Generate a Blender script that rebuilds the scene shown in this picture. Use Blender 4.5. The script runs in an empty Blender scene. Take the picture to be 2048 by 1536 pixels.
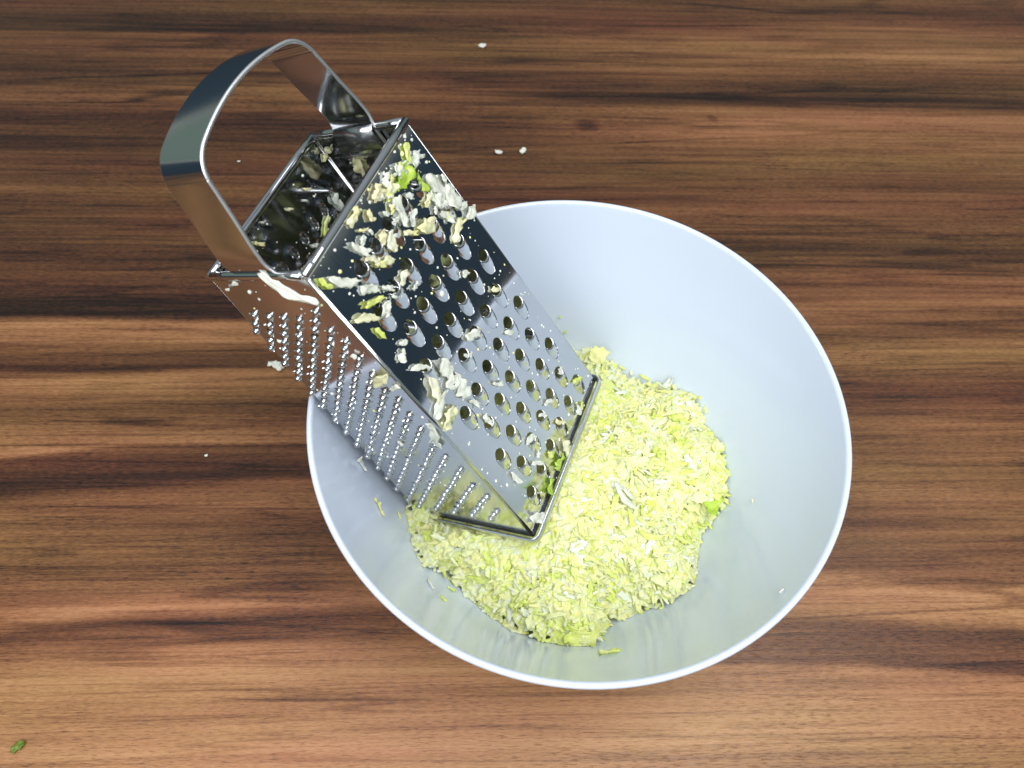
import bpy, bmesh, math, random
import numpy as np
from mathutils import Matrix, Vector, noise
from mathutils.kdtree import KDTree
from mathutils.geometry import delaunay_2d_cdt
rnd = random.Random(7)
S = bpy.context.scene
C = S.collection

# ------------------------------------------------------------------ camera
cam_d = bpy.data.cameras.new('camera'); cam = bpy.data.objects.new('camera', cam_d); C.objects.link(cam)
cam_d.sensor_width = 36.0; cam_d.lens = 27.05; cam_d.clip_start = 0.01; cam_d.clip_end = 50
TILT, ROLL = 0.52120076, 0.06434702           # from straight down, about the view axis
fwd = Vector((0, math.sin(TILT), -math.cos(TILT)))
r0 = Vector((1, 0, 0)); u0 = r0.cross(fwd)
rgt = math.cos(ROLL) * r0 + math.sin(ROLL) * u0
upv = -math.sin(ROLL) * r0 + math.cos(ROLL) * u0
mw = Matrix((rgt, upv, -fwd)).transposed().to_4x4()
mw.translation = Vector((-0.03318629, -0.17888855, 0.45414916))
cam.matrix_world = mw
cam_d.dof.use_dof = True; cam_d.dof.focus_distance = 0.37; cam_d.dof.aperture_fstop = 14
S.camera = cam

# ------------------------------------------------------------------ world (dim kitchen) and lamps
W = bpy.data.worlds.new('World'); S.world = W; W.use_nodes = True
nt = W.node_tree; nt.nodes.clear()
o = nt.nodes.new('ShaderNodeOutputWorld'); b = nt.nodes.new('ShaderNodeBackground')
tc = nt.nodes.new('ShaderNodeTexCoord'); sx = nt.nodes.new('ShaderNodeSeparateXYZ')
mr = nt.nodes.new('ShaderNodeMapRange'); mr.inputs['From Min'].default_value = -0.6; mr.inputs['From Max'].default_value = 1.0
rp = nt.nodes.new('ShaderNodeValToRGB')
e = rp.color_ramp.elements
e[0].position = 0.0; e[0].color = (0.018, 0.026, 0.034, 1)
e[1].position = 1.0; e[1].color = (0.42, 0.45, 0.50, 1)
for p, c in ((0.392, (0.038, 0.062, 0.084)), (0.396, (0.34, 0.35, 0.32)), (0.404, (0.34, 0.35, 0.32)), (0.408, (0.17, 0.245, 0.20)), (0.6, (0.24, 0.28, 0.27))):
    k = e.new(p); k.color = (*c, 1)
nt.links.new(tc.outputs['Generated'], sx.inputs[0]); nt.links.new(sx.outputs['Z'], mr.inputs['Value'])
nt.links.new(mr.outputs[0], rp.inputs[0]); nt.links.new(rp.outputs[0], b.inputs[0])
b.inputs[1].default_value = 1.0; nt.links.new(b.outputs[0], o.inputs[0])

def area(name, loc, target, size, watts, col):
    d = bpy.data.lights.new(name, 'AREA'); d.shape = 'RECTANGLE'; d.size, d.size_y = size
    d.energy = watts; d.color = col
    ob = bpy.data.objects.new(name, d); C.objects.link(ob); ob.location = loc
    ob.rotation_euler = (Vector(target) - Vector(loc)).to_track_quat('-Z', 'Y').to_euler()
    return ob
area('window_light', (-0.30, -0.62, 0.86), (0, 0.0, 0.1), (0.70, 0.55), 7.6, (0.97, 0.985, 1.0))
area('ceiling_light', (0.30, -0.12, 1.15), (0.0, -0.02, 0.05), (0.8, 0.6), 10.2, (0.98, 0.99, 1.0))

S.view_settings.view_transform = 'Standard'; S.view_settings.look = 'None'
S.view_settings.exposure = 0.0; S.view_settings.gamma = 1.0; S.view_settings.use_curve_mapping = False
S.render.engine = 'CYCLES'
S.cycles.max_bounces = 12; S.cycles.glossy_bounces = 8; S.cycles.diffuse_bounces = 8; S.cycles.transmission_bounces = 10

# ------------------------------------------------------------------ helpers
def mesh_obj(name, verts, faces, mat, parent=None, smooth=True, loc=None):
    me = bpy.data.meshes.new(name); me.from_pydata([tuple(v) for v in verts], [], [tuple(f) for f in faces]); me.update()
    if smooth: me.polygons.foreach_set('use_smooth', [True] * len(me.polygons))
    me.materials.append(mat)
    ob = bpy.data.objects.new(name, me); C.objects.link(ob)
    if parent: ob.parent = parent
    if loc is not None: ob.location = loc
    return ob
def add_inst(name, me, parent=None, mat=None):
    ob = bpy.data.objects.new(name, me); C.objects.link(ob)
    if parent: ob.parent = parent
    return ob
def tag(ob, label=None, cat=None, group=None, kind=None):
    if label: ob['label'] = label
    if cat: ob['category'] = cat
    if group: ob['group'] = group
    if kind: ob['kind'] = kind
    return ob
def new_mat(name):
    m = bpy.data.materials.new(name); m.use_nodes = True
    t = m.node_tree; p = t.nodes['Principled BSDF']
    return m, t, p
def N(t, typ, **kw):
    n = t.nodes.new(typ)
    for k, v in kw.items(): setattr(n, k, v)
    return n
def math_n(t, op, a, b=None, c=None, clamp=False):
    n = t.nodes.new('ShaderNodeMath'); n.operation = op; n.use_clamp = clamp
    for i, v in enumerate((a, b, c)):
        if v is None: continue
        if isinstance(v, (int, float)): n.inputs[i].default_value = v
        else: t.links.new(v, n.inputs[i])
    return n.outputs[0]

# ------------------------------------------------------------------ materials
def wood():
    m, t, p = new_mat('walnut_laminate'); L = t.links.new
    co = N(t, 'ShaderNodeTexCoord'); mp = N(t, 'ShaderNodeMapping'); mp.inputs['Rotation'].default_value = (0, 0, -math.radians(4.38))
    L(co.outputs['Object'], mp.inputs[0])
    sp = N(t, 'ShaderNodeSeparateXYZ'); L(mp.outputs[0], sp.inputs[0]); U, V = sp.outputs[0], sp.outputs[1]
    def nz(su, sv, detail=3.0, rough=0.55, off=0.0, dist=0.0):
        cb = N(t, 'ShaderNodeCombineXYZ')
        L(math_n(t, 'MULTIPLY', U, su), cb.inputs[0]); L(math_n(t, 'MULTIPLY', V, sv), cb.inputs[1]); cb.inputs[2].default_value = off
        n = N(t, 'ShaderNodeTexNoise'); n.inputs['Scale'].default_value = 1.0; n.inputs['Detail'].default_value = detail
        n.inputs['Roughness'].default_value = rough; n.inputs['Distortion'].default_value = dist
        L(cb.outputs[0], n.inputs['Vector']); return math_n(t, 'SUBTRACT', n.outputs[0], 0.5)
    SEAM = 0.0395
    below = math_n(t, 'LESS_THAN', V, SEAM)
    near = math_n(t, 'MULTIPLY', math_n(t, 'ABSOLUTE', math_n(t, 'SUBTRACT', V, SEAM)), 60.0, clamp=True)
    arch = math_n(t, 'MULTIPLY', math_n(t, 'MULTIPLY', math_n(t, 'SUBTRACT', math_n(t, 'MULTIPLY', U, U), 0.072), 0.17), below)
    w1 = math_n(t, 'MULTIPLY', math_n(t, 'MULTIPLY', nz(2.6, 7.0, 2.0), 0.026), near)
    w2 = math_n(t, 'MULTIPLY', math_n(t, 'MULTIPLY', nz(14.0, 60.0, 2.0, off=3.1), 0.0045), near)
    vv = math_n(t, 'ADD', math_n(t, 'ADD', V, arch), math_n(t, 'ADD', w1, w2))
    pos = math_n(t, 'DIVIDE', math_n(t, 'ADD', vv, 0.16), 0.68, clamp=True)
    def ramp(stops):
        r = N(t, 'ShaderNodeValToRGB'); el = r.color_ramp.elements
        st = sorted(((v + 0.16) / 0.68, x) for v, x in stops)
        el[0].position, el[1].position = st[0][0], st[-1][0]
        el[0].color = (st[0][1],) * 3 + (1,); el[1].color = (st[-1][1],) * 3 + (1,)
        for q, x in st[1:-1]:
            k = el.new(q); k.color = (x, x, x, 1)
        L(pos, r.inputs[0]); return r.outputs[0]
    lf, rt = ramp(BAND_L), ramp(BAND_R)
    mx = N(t, 'ShaderNodeMapRange', interpolation_type='SMOOTHSTEP')
    mx.inputs['From Min'].default_value = -0.16; mx.inputs['From Max'].default_value = 0.2
    L(math_n(t, 'ADD', U, math_n(t, 'MULTIPLY', nz(3.0, 25.0, 3.0, off=8.0), 0.45)), mx.inputs['Value'])
    mixv = N(t, 'ShaderNodeMix', data_type='FLOAT'); L(mx.outputs[0], mixv.inputs[0]); L(lf, mixv.inputs[2]); L(rt, mixv.inputs[3])
    v = math_n(t, 'ADD', math_n(t, 'MULTIPLY', math_n(t, 'SUBTRACT', mixv.outputs[0], 0.5), 0.92), 0.575)
    v = math_n(t, 'ADD', v, math_n(t, 'MULTIPLY', nz(2.0, 48.0, 5.0, 0.62, off=1.0), 0.70))
    v = math_n(t, 'ADD', v, math_n(t, 'MULTIPLY', nz(4.0, 240.0, 4.0, 0.65, off=2.0), 0.50))
    v = math_n(t, 'ADD', v, math_n(t, 'MULTIPLY', nz(40.0, 70.0, 3.0, 0.6, off=12.0), 0.14))
    rid = math_n(t, 'ABSOLUTE', nz(1.7, 26.0, 3.0, 0.5, off=31.0, dist=0.4))              # thin dark growth lines
    rl = N(t, 'ShaderNodeMapRange', interpolation_type='SMOOTHSTEP'); rl.inputs['From Min'].default_value = 0.0; rl.inputs['From Max'].default_value = 0.028
    rl.inputs['To Min'].default_value = 1.0; rl.inputs['To Max'].default_value = 0.0; L(rid, rl.inputs['Value'])
    rm = math_n(t, 'MULTIPLY', math_n(t, 'ADD', nz(4.0, 9.0, 2.0, off=41.0), 0.12), 3.0, clamp=True)
    v = math_n(t, 'SUBTRACT', v, math_n(t, 'MULTIPLY', math_n(t, 'MULTIPLY', rl.outputs[0], rm), 0.30))
    rid2 = math_n(t, 'ABSOLUTE', nz(2.6, 105.0, 3.0, 0.55, off=51.0, dist=0.3))
    rl2 = N(t, 'ShaderNodeMapRange', interpolation_type='SMOOTHSTEP'); rl2.inputs['From Min'].default_value = 0.0; rl2.inputs['From Max'].default_value = 0.03
    rl2.inputs['To Min'].default_value = 1.0; rl2.inputs['To Max'].default_value = 0.0; L(rid2, rl2.inputs['Value'])
    v = math_n(t, 'SUBTRACT', v, math_n(t, 'MULTIPLY', rl2.outputs[0], 0.14))
    fmask = math_n(t, 'MULTIPLY', math_n(t, 'ADD', nz(9.0, 16.0, 2.0, off=61.0), 0.22), 2.6, clamp=True)
    fine = nz(150.0, 1500.0, 2.0, 0.55, off=5.0, dist=0.4)
    fine2 = nz(220.0, 1000.0, 2.0, 0.6, off=6.0)
    v = math_n(t, 'ADD', v, math_n(t, 'MULTIPLY', fine2, 0.42))
    pm = N(t, 'ShaderNodeMapRange'); pm.inputs['From Min'].default_value = 0.03; pm.inputs['From Max'].default_value = 0.19
    L(fine, pm.inputs['Value'])
    v = math_n(t, 'SUBTRACT', v, math_n(t, 'MULTIPLY', math_n(t, 'MULTIPLY', pm.outputs[0], fmask), 0.30), clamp=True)
    for ku, kv, ru, rv, kd in ((0.0424, 0.3367, 0.013, 0.009, 0.30), (0.1506, 0.3446, 0.006, 0.006, 0.22), (-0.27, 0.060, 0.03, 0.004, 0.3)):     # small knots
        du = math_n(t, 'DIVIDE', math_n(t, 'SUBTRACT', U, ku), ru); dv = math_n(t, 'DIVIDE', math_n(t, 'SUBTRACT', math_n(t, 'ADD', vv, math_n(t, 'MULTIPLY', du, .002)), kv), rv)
        d2 = math_n(t, 'ADD', math_n(t, 'MULTIPLY', du, du), math_n(t, 'MULTIPLY', dv, dv))
        v = math_n(t, 'SUBTRACT', v, math_n(t, 'MULTIPLY', math_n(t, 'SUBTRACT', 1.0, math_n(t, 'MINIMUM', d2, 1.0)), kd), clamp=True)
    cr = N(t, 'ShaderNodeValToRGB'); el = cr.color_ramp.elements
    cols = [(0, (.012, .0055, .0035)), (.2, (.050, .0195, .0095)), (.4, (.121, .049, .0195)), (.6, (.220, .097, .038)), (.8, (.345, .166, .069)), (1, (.45, .236, .110))]
    el[0].color = (*cols[0][1], 1); el[1].color = (*cols[-1][1], 1)
    for q, c in cols[1:-1]:
        k = el.new(q); k.color = (*c, 1)
    L(v, cr.inputs[0])
    # slight red / olive drift between neighbouring growth bands
    hs = N(t, 'ShaderNodeHueSaturation'); L(cr.outputs[0], hs.inputs['Color'])
    L(math_n(t, 'ADD', math_n(t, 'MULTIPLY', nz(3.0, 22.0, 3.0, off=21.0), 0.06), 0.5), hs.inputs['Hue'])
    L(hs.outputs[0], p.inputs['Base Color'])
    p.inputs['Roughness'].default_value = 0.42; p.inputs['Specular IOR Level'].default_value = 0.36
    L(math_n(t, 'ADD', math_n(t, 'MULTIPLY', fine2, 0.25), 0.40), p.inputs['Roughness'])
    bp = N(t, 'ShaderNodeBump'); bp.inputs['Strength'].default_value = 0.25; bp.inputs['Distance'].default_value = 0.0004
    L(math_n(t, 'ADD', math_n(t, 'MULTIPLY', pm.outputs[0], -1.0), math_n(t, 'MULTIPLY', fine2, 0.6)), bp.inputs['Height'])
    L(bp.outputs[0], p.inputs['Normal'])
    return m

def steel(name, base=(0.60, 0.61, 0.63), rough=0.13, smear=0.10):
    m, t, p = new_mat(name); L = t.links.new
    p.inputs['Metallic'].default_value = 1.0; p.inputs['Base Color'].default_value = (*base, 1)
    co = N(t, 'ShaderNodeTexCoord')
    n1 = N(t, 'ShaderNodeTexNoise'); n1.inputs['Scale'].default_value = 70; n1.inputs['Detail'].default_value = 5
    L(co.outputs['Object'], n1.inputs['Vector'])
    mp = N(t, 'ShaderNodeMapping'); mp.inputs['Scale'].default_value = (900, 900, 40); L(co.outputs['Object'], mp.inputs[0])
    n2 = N(t, 'ShaderNodeTexNoise'); n2.inputs['Scale'].default_value = 1; n2.inputs['Detail'].default_value = 2; L(mp.outputs[0], n2.inputs['Vector'])
    r = math_n(t, 'ADD', math_n(t, 'MULTIPLY', math_n(t, 'SUBTRACT', n1.outputs[0], 0.45), smear), rough)
    r = math_n(t, 'ADD', r, math_n(t, 'MULTIPLY', math_n(t, 'SUBTRACT', n2.outputs[0], 0.5), 0.06), clamp=True)
    L(r, p.inputs['Roughness'])
    n3 = N(t, 'ShaderNodeTexNoise'); n3.inputs['Scale'].default_value = 32; n3.inputs['Detail'].default_value = 1.5
    L(co.outputs['Object'], n3.inputs['Vector'])
    bp = N(t, 'ShaderNodeBump'); bp.inputs['Strength'].default_value = 0.10; bp.inputs['Distance'].default_value = 0.001
    L(n3.outputs[0], bp.inputs['Height']); L(bp.outputs[0], p.inputs['Normal'])
    return m

def melamine():
    m, t, p = new_mat('white_melamine'); L = t.links.new
    co = N(t, 'ShaderNodeTexCoord'); n1 = N(t, 'ShaderNodeTexNoise'); n1.inputs['Scale'].default_value = 26; n1.inputs['Detail'].default_value = 5
    L(co.outputs['Object'], n1.inputs['Vector'])
    p.inputs['Base Color'].default_value = (0.645, 0.715, 0.845, 1)
    r = math_n(t, 'ADD', math_n(t, 'MULTIPLY', math_n(t, 'SUBTRACT', n1.outputs[0], 0.5), 0.12), 0.16); L(r, p.inputs['Roughness'])
    p.inputs['Specular IOR Level'].default_value = 0.6
    n2 = N(t, 'ShaderNodeTexNoise'); n2.inputs['Scale'].default_value = 55; n2.inputs['Detail'].default_value = 4; L(co.outputs['Object'], n2.inputs['Vector'])
    bp = N(t, 'ShaderNodeBump'); bp.inputs['Strength'].default_value = 0.06; bp.inputs['Distance'].default_value = 0.001
    L(n2.outputs[0], bp.inputs['Height']); L(bp.outputs[0], p.inputs['Normal'])
    return m

def cabbage(name, trans=0.10, sss=0.0, rough=0.34, spec=0.35):
    m, t, p = new_mat(name); L = t.links.new
    at = N(t, 'ShaderNodeAttribute'); at.attribute_name = 'Col'
    co = N(t, 'ShaderNodeTexCoord'); n1 = N(t, 'ShaderNodeTexNoise'); n1.inputs['Scale'].default_value = 420; n1.inputs['Detail'].default_value = 3
    L(co.outputs['Object'], n1.inputs['Vector'])
    hs = N(t, 'ShaderNodeHueSaturation'); L(at.outputs['Color'], hs.inputs['Color'])
    L(math_n(t, 'ADD', math_n(t, 'MULTIPLY', n1.outputs[0], 0.30), 0.85), hs.inputs['Value'])
    L(hs.outputs[0], p.inputs['Base Color'])
    p.inputs['Roughness'].default_value = rough; p.inputs['Specular IOR Level'].default_value = spec
    p.inputs['Subsurface Weight'].default_value = sss; p.inputs['Subsurface Radius'].default_value = (0.0040, 0.0040, 0.0022); p.inputs['Subsurface Scale'].default_value = 1.0
    bp = N(t, 'ShaderNodeBump'); bp.inputs['Strength'].default_value = 0.35; bp.inputs['Distance'].default_value = 0.0005
    L(n1.outputs[0], bp.inputs['Height']); L(bp.outputs[0], p.inputs['Normal'])
    tr = N(t, 'ShaderNodeBsdfTranslucent'); L(hs.outputs[0], tr.inputs['Color'])      # thin moist leaf lets light through
    ms = N(t, 'ShaderNodeMixShader'); ms.inputs[0].default_value = trans
    L(p.outputs[0], ms.inputs[1]); L(tr.outputs[0], ms.inputs[2]); L(ms.outputs[0], t.nodes['Material Output'].inputs['Surface'])
    return m

# ------------------------------------------------------------------ measured data, with far wood tones darkened
BAND_L = [(-0.1457, 0.8), (-0.0983, 0.78), (-0.0864, 0.55), (-0.0749, 0.25), (-0.0677, 0.85), (-0.0586, 0.52), (-0.038, 0.42), (0.0059, 0.52), (0.0159, 0.14), (0.0389, 0.22), (0.0407, 0.64), (0.0704, 0.36), (0.0803, 0.58), (0.0934, 0.62), (0.0997, 0.16), (0.1108, 0.42), (0.1198, 0.7), (0.1356, 0.66), (0.1398, 0.02), (0.1536, 0.15238400000000002), (0.1713, 0.24932600000000002), (0.1887, 0.199092), (0.3017, 0.35960000000000003), (0.313, 0.12760000000000002), (0.3432, 0.23200000000000004), (0.3541, 0.35960000000000003), (0.3775, 0.4176), (0.3979, 0.16240000000000004), (0.4242, 0.35960000000000003), (0.4474, 0.43500000000000005), (0.4516, 0.12760000000000002), (0.4948, 0.35960000000000003)]  # far bands scaled darker: light falloff put partly into the wood tones
BAND_R = [(-0.1544, 0.7), (-0.1333, 0.72), (-0.1105, 0.66), (-0.1059, 0.12), (-0.0936, 0.38), (-0.0847, 0.2), (-0.0767, 0.65), (-0.0621, 0.8), (-0.0531, 0.45), (-0.0439, 0.38), (-0.0217, 0.35), (-0.0019, 0.55), (0.0331, 0.35), (0.0516, 0.55), (0.0708, 0.25), (0.1114, 0.58), (0.1329, 0.42), (0.1553, 0.60419), (0.1834, 0.35251333333333335), (0.2029, 0.2506466666666667), (0.2129, 0.39532500000000004), (0.2282, 0.4265), (0.2656, 0.35200000000000004), (0.2881, 0.41600000000000004), (0.3233, 0.656), (0.3573, 0.544), (0.3702, 0.12), (0.38, 0.256), (0.4276, 0.6000000000000001), (0.4564, 0.6400000000000001), (0.4941, 0.22400000000000003), (0.5176, 0.4)]  # milder dimming of the far bands painted in here too
# shreds on the grater: along the face mm, up mm, length, width, angle, colour
FRONT = [(21.4, 178.7, 14.3, 8.9, 12, 'G'), (27.9, 170.4, 9.7, 4.1, -97, 'G'), (31.1, 183.5, 8.7, 4.5, 53, 'g'), (33.2, 178.5, 9.1, 7.1, 2, 't'), (21.5, 182.6, 6.7, 7.6, 82, 't'), (5.9, 185.1, 7.6, 6.4, 2, 'b'), (12.0, 181.0, 8.6, 6.2, 12, 'y'), (9.4, 172.2, 13.4, 6.8, -106, 'w'), (33.3, 162.9, 15.6, 9.3, -74, 'w'), (37.5, 153.8, 13.9, 11.7, -96, 'w'), (30.8, 156.7, 10.3, 7.1, -65, 'w'), (25.0, 163.5, 6.4, 4.4, 11, 'y'), (-10.1, 188.3, 8.9, 5.5, 8, 'Y'), (-10.1, 181.6, 5.5, 1.6, -34, 'y'), (16.8, 157.2, 12.6, 7.4, -25, 'y'), (28.7, 150.7, 9.6, 4.8, -66, 'w'), (29.5, 141.8, 12.9, 4.9, 16, 'y'), (42.1, 140.4, 9.2, 5.7, -1, 'w'), (6.8, 162.5, 8.0, 3.7, -45, 'Y'), (-3.1, 168.4, 8.8, 5.5, 45, 'y'), (-5.4, 172.8, 6.6, 4.0, 31, 'b'), (-17.6, 178.8, 9.9, 5.1, -66, 'w'), (-16.7, 172.1, 6.3, 3.5, -47, 'b'), (-11.2, 165.3, 8.2, 4.5, -33, 'y'), (-32.5, 177.2, 16.7, 4.8, -52, 'w'), (-39.1, 182.9, 7.3, 3.1, -78, 'g'), (-25.7, 165.7, 9.4, 6.4, -49, 'w'), (-28.3, 160.8, 11.4, 3.8, -27, 'g'), (-35.7, 159.6, 14.1, 4.9, -47, 'y'), (-26.7, 154.3, 8.9, 5.1, 11, 'w'), (-36.0, 150.8, 6.7, 2.7, -88, 'g'), (-10.1, 154.4, 7.6, 4.5, 11, 'y'), (-19.3, 158.5, 6.6, 3.0, -49, 'w'), (-18.1, 152.5, 6.0, 3.3, -49, 't'), (-0.3, 105.1, 11.0, 6.4, -31, 'w'), (27.2, 104.7, 7.0, 3.5, -49, 'y'), (29.1, 160.8, 8.7, 5.3, -85, 'w'), (12.8, 165.5, 7.7, 5.2, 24, 't'), (40.4, 145.7, 6.3, 3.4, -10, 'w'), (-32.7, 123.5, 13.0, 3.4, -53, 'w'), (-35.4, 135.5, 6.1, 4.2, 24, 'w'), (-31.0, 138.3, 5.0, 2.8, -37, 'w'), (-24.0, 109.9, 12.5, 8.9, -102, 'w'), (-24.3, 96.3, 12.2, 9.3, -101, 'w'), (-25.3, 103.3, 11.4, 6.4, -25, 'w'), (-35.6, 110.3, 14.6, 7.0, -114, 'y'), (-38.2, 104.2, 14.8, 6.3, -171, 'w'), (-39.4, 95.8, 12.7, 9.7, 8, 'y'), (-7.0, 76.3, 7.7, 3.1, -54, 'w'), (11.3, 34.3, 8.8, 3.6, -44, 'w'), (-19.4, 23.2, 11.3, 4.2, -59, 'w'), (-35.1, 34.5, 11.5, 3.7, -88, 'w'), (-17.9, 4.8, 16.7, 6.1, -77, 't'), (-23.1, 1.6, 8.8, 8.0, 11, 'G'), (1.6, -0.5, 14.7, 8.9, -98, 'y'), (-40.9, 2.2, 17.0, 8.2, -62, 'w'), (-8.0, 2.5, 9.4, 9.3, -12, 'G'), (30.7, 35.7, 5.4, 5.2, -9, 'w'), (37.1, 18.4, 9.0, 3.7, -43, 'g'), (-12.6, 36.1, 8.3, 5.4, -31, 'w'), (-24.8, 71.8, 8.3, 4.8, -83, 'w'), (-10.1, 102.4, 5.8, 2.9, -53, 'w'), (17.7, 84.2, 6.6, 3.2, -51, 'w'), (2.6, 35.1, 6.8, 3.4, -56, 'w'), (9.1, 18.3, 9.7, 4.0, -57, 'y'), (27.9, 5.4, 5.6, 3.9, 20, 'g'), (12.9, 10.8, 8.7, 7.8, -11, 't'), (3.3, 9.4, 10.7, 8.7, -23, 't'), (21.8, 7.1, 7.9, 6.7, 3, 't'), (-24.3, 85.3, 7.8, 3.4, -75, 'w')]
SIDE  = [(24.1, 132.3, 15.2, 6.2, 33, 'y'), (29.1, 127.7, 7.1, 3.5, 29, 'w'), (29.5, 95.5, 17.4, 6.4, -109, 'w'), (26.4, 87.2, 10.8, 6.6, -101, 't'), (1.3, 80.9, 3.9, 2.1, -75, 'w'), (20.2, 147.0, 2.9, 2.7, 4, 'w'), (-12.6, 188.9, 3.2, 2.7, 0, 'w'), (-20.4, 185.5, 2.2, 1.4, 0, 'w')]
BACK = [(17.0, 175.9, 2.5, 1.5, -43, 'w'), (7.8, 179.5, 3.7, 1.6, -36, 'y'), (31.4, 160.7, 10.2, 5.4, -85, 't'), (17.8, 159.4, 10.3, 3.8, 28, 'g'), (-15.3, 182.0, 5.5, 2.4, -54, 'Y'), (-7.1, 155.0, 6.8, 4.5, -16, 'y'), (40.3, 179.8, 3.7, 3.0, 28, 'y'), (6.3, 158.1, 4.4, 2.4, -46, 'w'), (21.5, 178.4, 4.2, 1.8, -43, 'b'), (-7.6, 186.6, 1.7, 1.0, -45, 'w')]
SLIC = [(-24.5, 182.4, 3.5, 3.5, -7, 'y'), (-13.4, 172.1, 12.3, 6.2, -112, 'b'), (-31.6, 160.1, 3.1, 2.5, -6, 'w'), (-6.7, 178.6, 2.4, 1.7, -7, 'w'), (-9.5, 194.3, 1.9, 1.3, -8, 'w')]

M_WOOD = wood(); M_STEEL = steel('polished_steel', rough=0.07, smear=0.09); M_HAZE = steel('hazy_steel', rough=0.13, smear=0.12); M_STRAP = steel('strap_steel', (0.58, 0.59, 0.62), 0.10, 0.08); M_SATIN = steel('satin_steel', (0.58, 0.59, 0.61), 0.22, 0.12)
M_EDGE = steel('cut_steel_edge', (0.72, 0.72, 0.74), 0.42, 0.1); M_BOWL = melamine(); M_CAB = cabbage('cabbage_flesh'); M_HEAP = cabbage('grated_cabbage_mass', 0.10, 0.0, 0.34, 0.35); M_WET = cabbage('wet_cabbage', 0.34, 0.0, 0.16, 0.55)

# ------------------------------------------------------------------ table
def box(name, lo, hi, mat, bevel=0.0, parent=None):
    bm = bmesh.new(); bmesh.ops.create_cube(bm, size=1)
    for v in bm.verts: v.co = Vector([(a + b) / 2 + c * (b - a) for a, b, c in zip(lo, hi, v.co)])
    if bevel: bmesh.ops.bevel(bm, geom=bm.edges[:], offset=bevel, segments=3, affect='EDGES')
    me = bpy.data.meshes.new(name); bm.to_mesh(me); bm.free(); me.materials.append(mat)
    ob = bpy.data.objects.new(name, me); C.objects.link(ob)
    if parent: ob.parent = parent
    return ob
tag(box('tabletop', (-1.40, -0.55, -0.03), (0.80, 0.66, 0.0), M_WOOD, 0.003), 'dark walnut grain laminate tabletop', kind='structure')

# ------------------------------------------------------------------ bowl
IN = [(0, .0080), (.025, .0080), (.05, .0088), (.064, .0122), (.075, .0180), (.0835, .0255), (.09, .0340), (.0957, .0445), (.1005, .0560), (.106, .0700), (.1118, .0850), (.1175, .1000), (.1226, .1145), (.1268, .1282)]
def bowl_z(r): return float(np.interp(r, [a for a, _ in IN], [z for _, z in IN]))
def make_bowl():
    prof = list(IN) + [(.1272, .1293), (.1280, .1300), (.1290, .1301), (.1297, .1295), (.1300, .1283)]
    out = [(.1290, .1255), (.1258, .1160), (.1205, .1005), (.1148, .0850), (.1090, .0695), (.1035, .0550), (.0988, .0430), (.0930, .0315), (.0860, .0210), (.0770, .0125), (.0660, .0070), (.0560, .0045), (.0545, .0006), (.0535, .0), (.0505, .0), (.0495, .0008), (.0485, .0040), (.02, .0040), (0, .0040)]
    prof += out
    n = 160; V = []; F = []; idx = []
    for r, z in prof:
        if r == 0: idx.append([len(V)] * n); V.append((0, 0, z))
        else:
            idx.append(list(range(len(V), len(V) + n)))
            V += [(r * math.cos(2 * math.pi * k / n), r * math.sin(2 * math.pi * k / n), z) for k in range(n)]
    for i in range(len(prof) - 1):
        a, b_ = idx[i], idx[i + 1]
        for k in range(n):
            q = (a[k], a[(k + 1) % n], b_[(k + 1) % n], b_[k])
            f = []
            for v in q:
                if v not in f: f.append(v)
            if len(f) > 2: F.append(f)
    return mesh_obj('mixing_bowl', V, F, M_BOWL)
tag(make_bowl(), 'large white glossy round mixing bowl standing on the walnut table', 'bowl')

# ------------------------------------------------------------------ grater
GM = Matrix(((0.83539, 0.31445, -0.45083), (-0.28811, 0.949, 0.12805), (0.4681, 0.02292, 0.88338))).to_4x4()
GM.translation = Vector((-0.03333293, 0.01080204, 0.05188269))
WB, DB, WT, DT, GH = 0.10095, 0.07858, 0.08528, 0.05640, 0.19084
gr = bpy.data.objects.new('box_grater', None); C.objects.link(gr); gr.matrix_world = GM; gr.empty_display_size = 0.02
tag(gr, 'four sided stainless steel box grater leaning in the white bowl', 'grater')
RC = 0.0013
def half(kind, z):                       # half width (Y) or half depth (X) of the outside at height z
    return (WB + (WT - WB) * z / GH) / 2 if kind == 'w' else (DB + (DT - DB) * z / GH) / 2
# a panel frame: (h, z, n) -> local xyz, h along the face, n outward
AX = math.atan((DB - DT) / 2 / GH); AY = math.atan((WB - WT) / 2 / GH)
def frame(side):
    if side == 'front': return lambda h, z, n=0: Vector((half('d', z) + n * math.cos(AX), h, z + n * math.sin(AX)))
    if side == 'back':  return lambda h, z, n=0: Vector((-half('d', z) - n * math.cos(AX), h, z + n * math.sin(AX)))
    if side == 'fine':  return lambda h, z, n=0: Vector((h, -half('w', z) - n * math.cos(AY), z + n * math.sin(AY)))
    return lambda h, z, n=0: Vector((h, half('w', z) + n * math.cos(AY), z + n * math.sin(AY)))
def frame_matrix(side, h, z, spin=0.0, n=0.0):
    f = frame(side); P = f(h, z, n); X = (f(h + .001, z) - f(h, z)).normalized(); Y = (f(h, z + .001) - f(h, z)).normalized()
    Nn = (f(h, z, .001) - f(h, z)).normalized(); Y = (Y - Nn * Y.dot(Nn)).normalized()
    if X.cross(Y).dot(Nn) < 0: X = -X
    m = Matrix((X, Y, Nn)).transposed().to_4x4(); m.translation = P
    return m @ Matrix.Rotation(spin, 4, 'Z')
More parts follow.
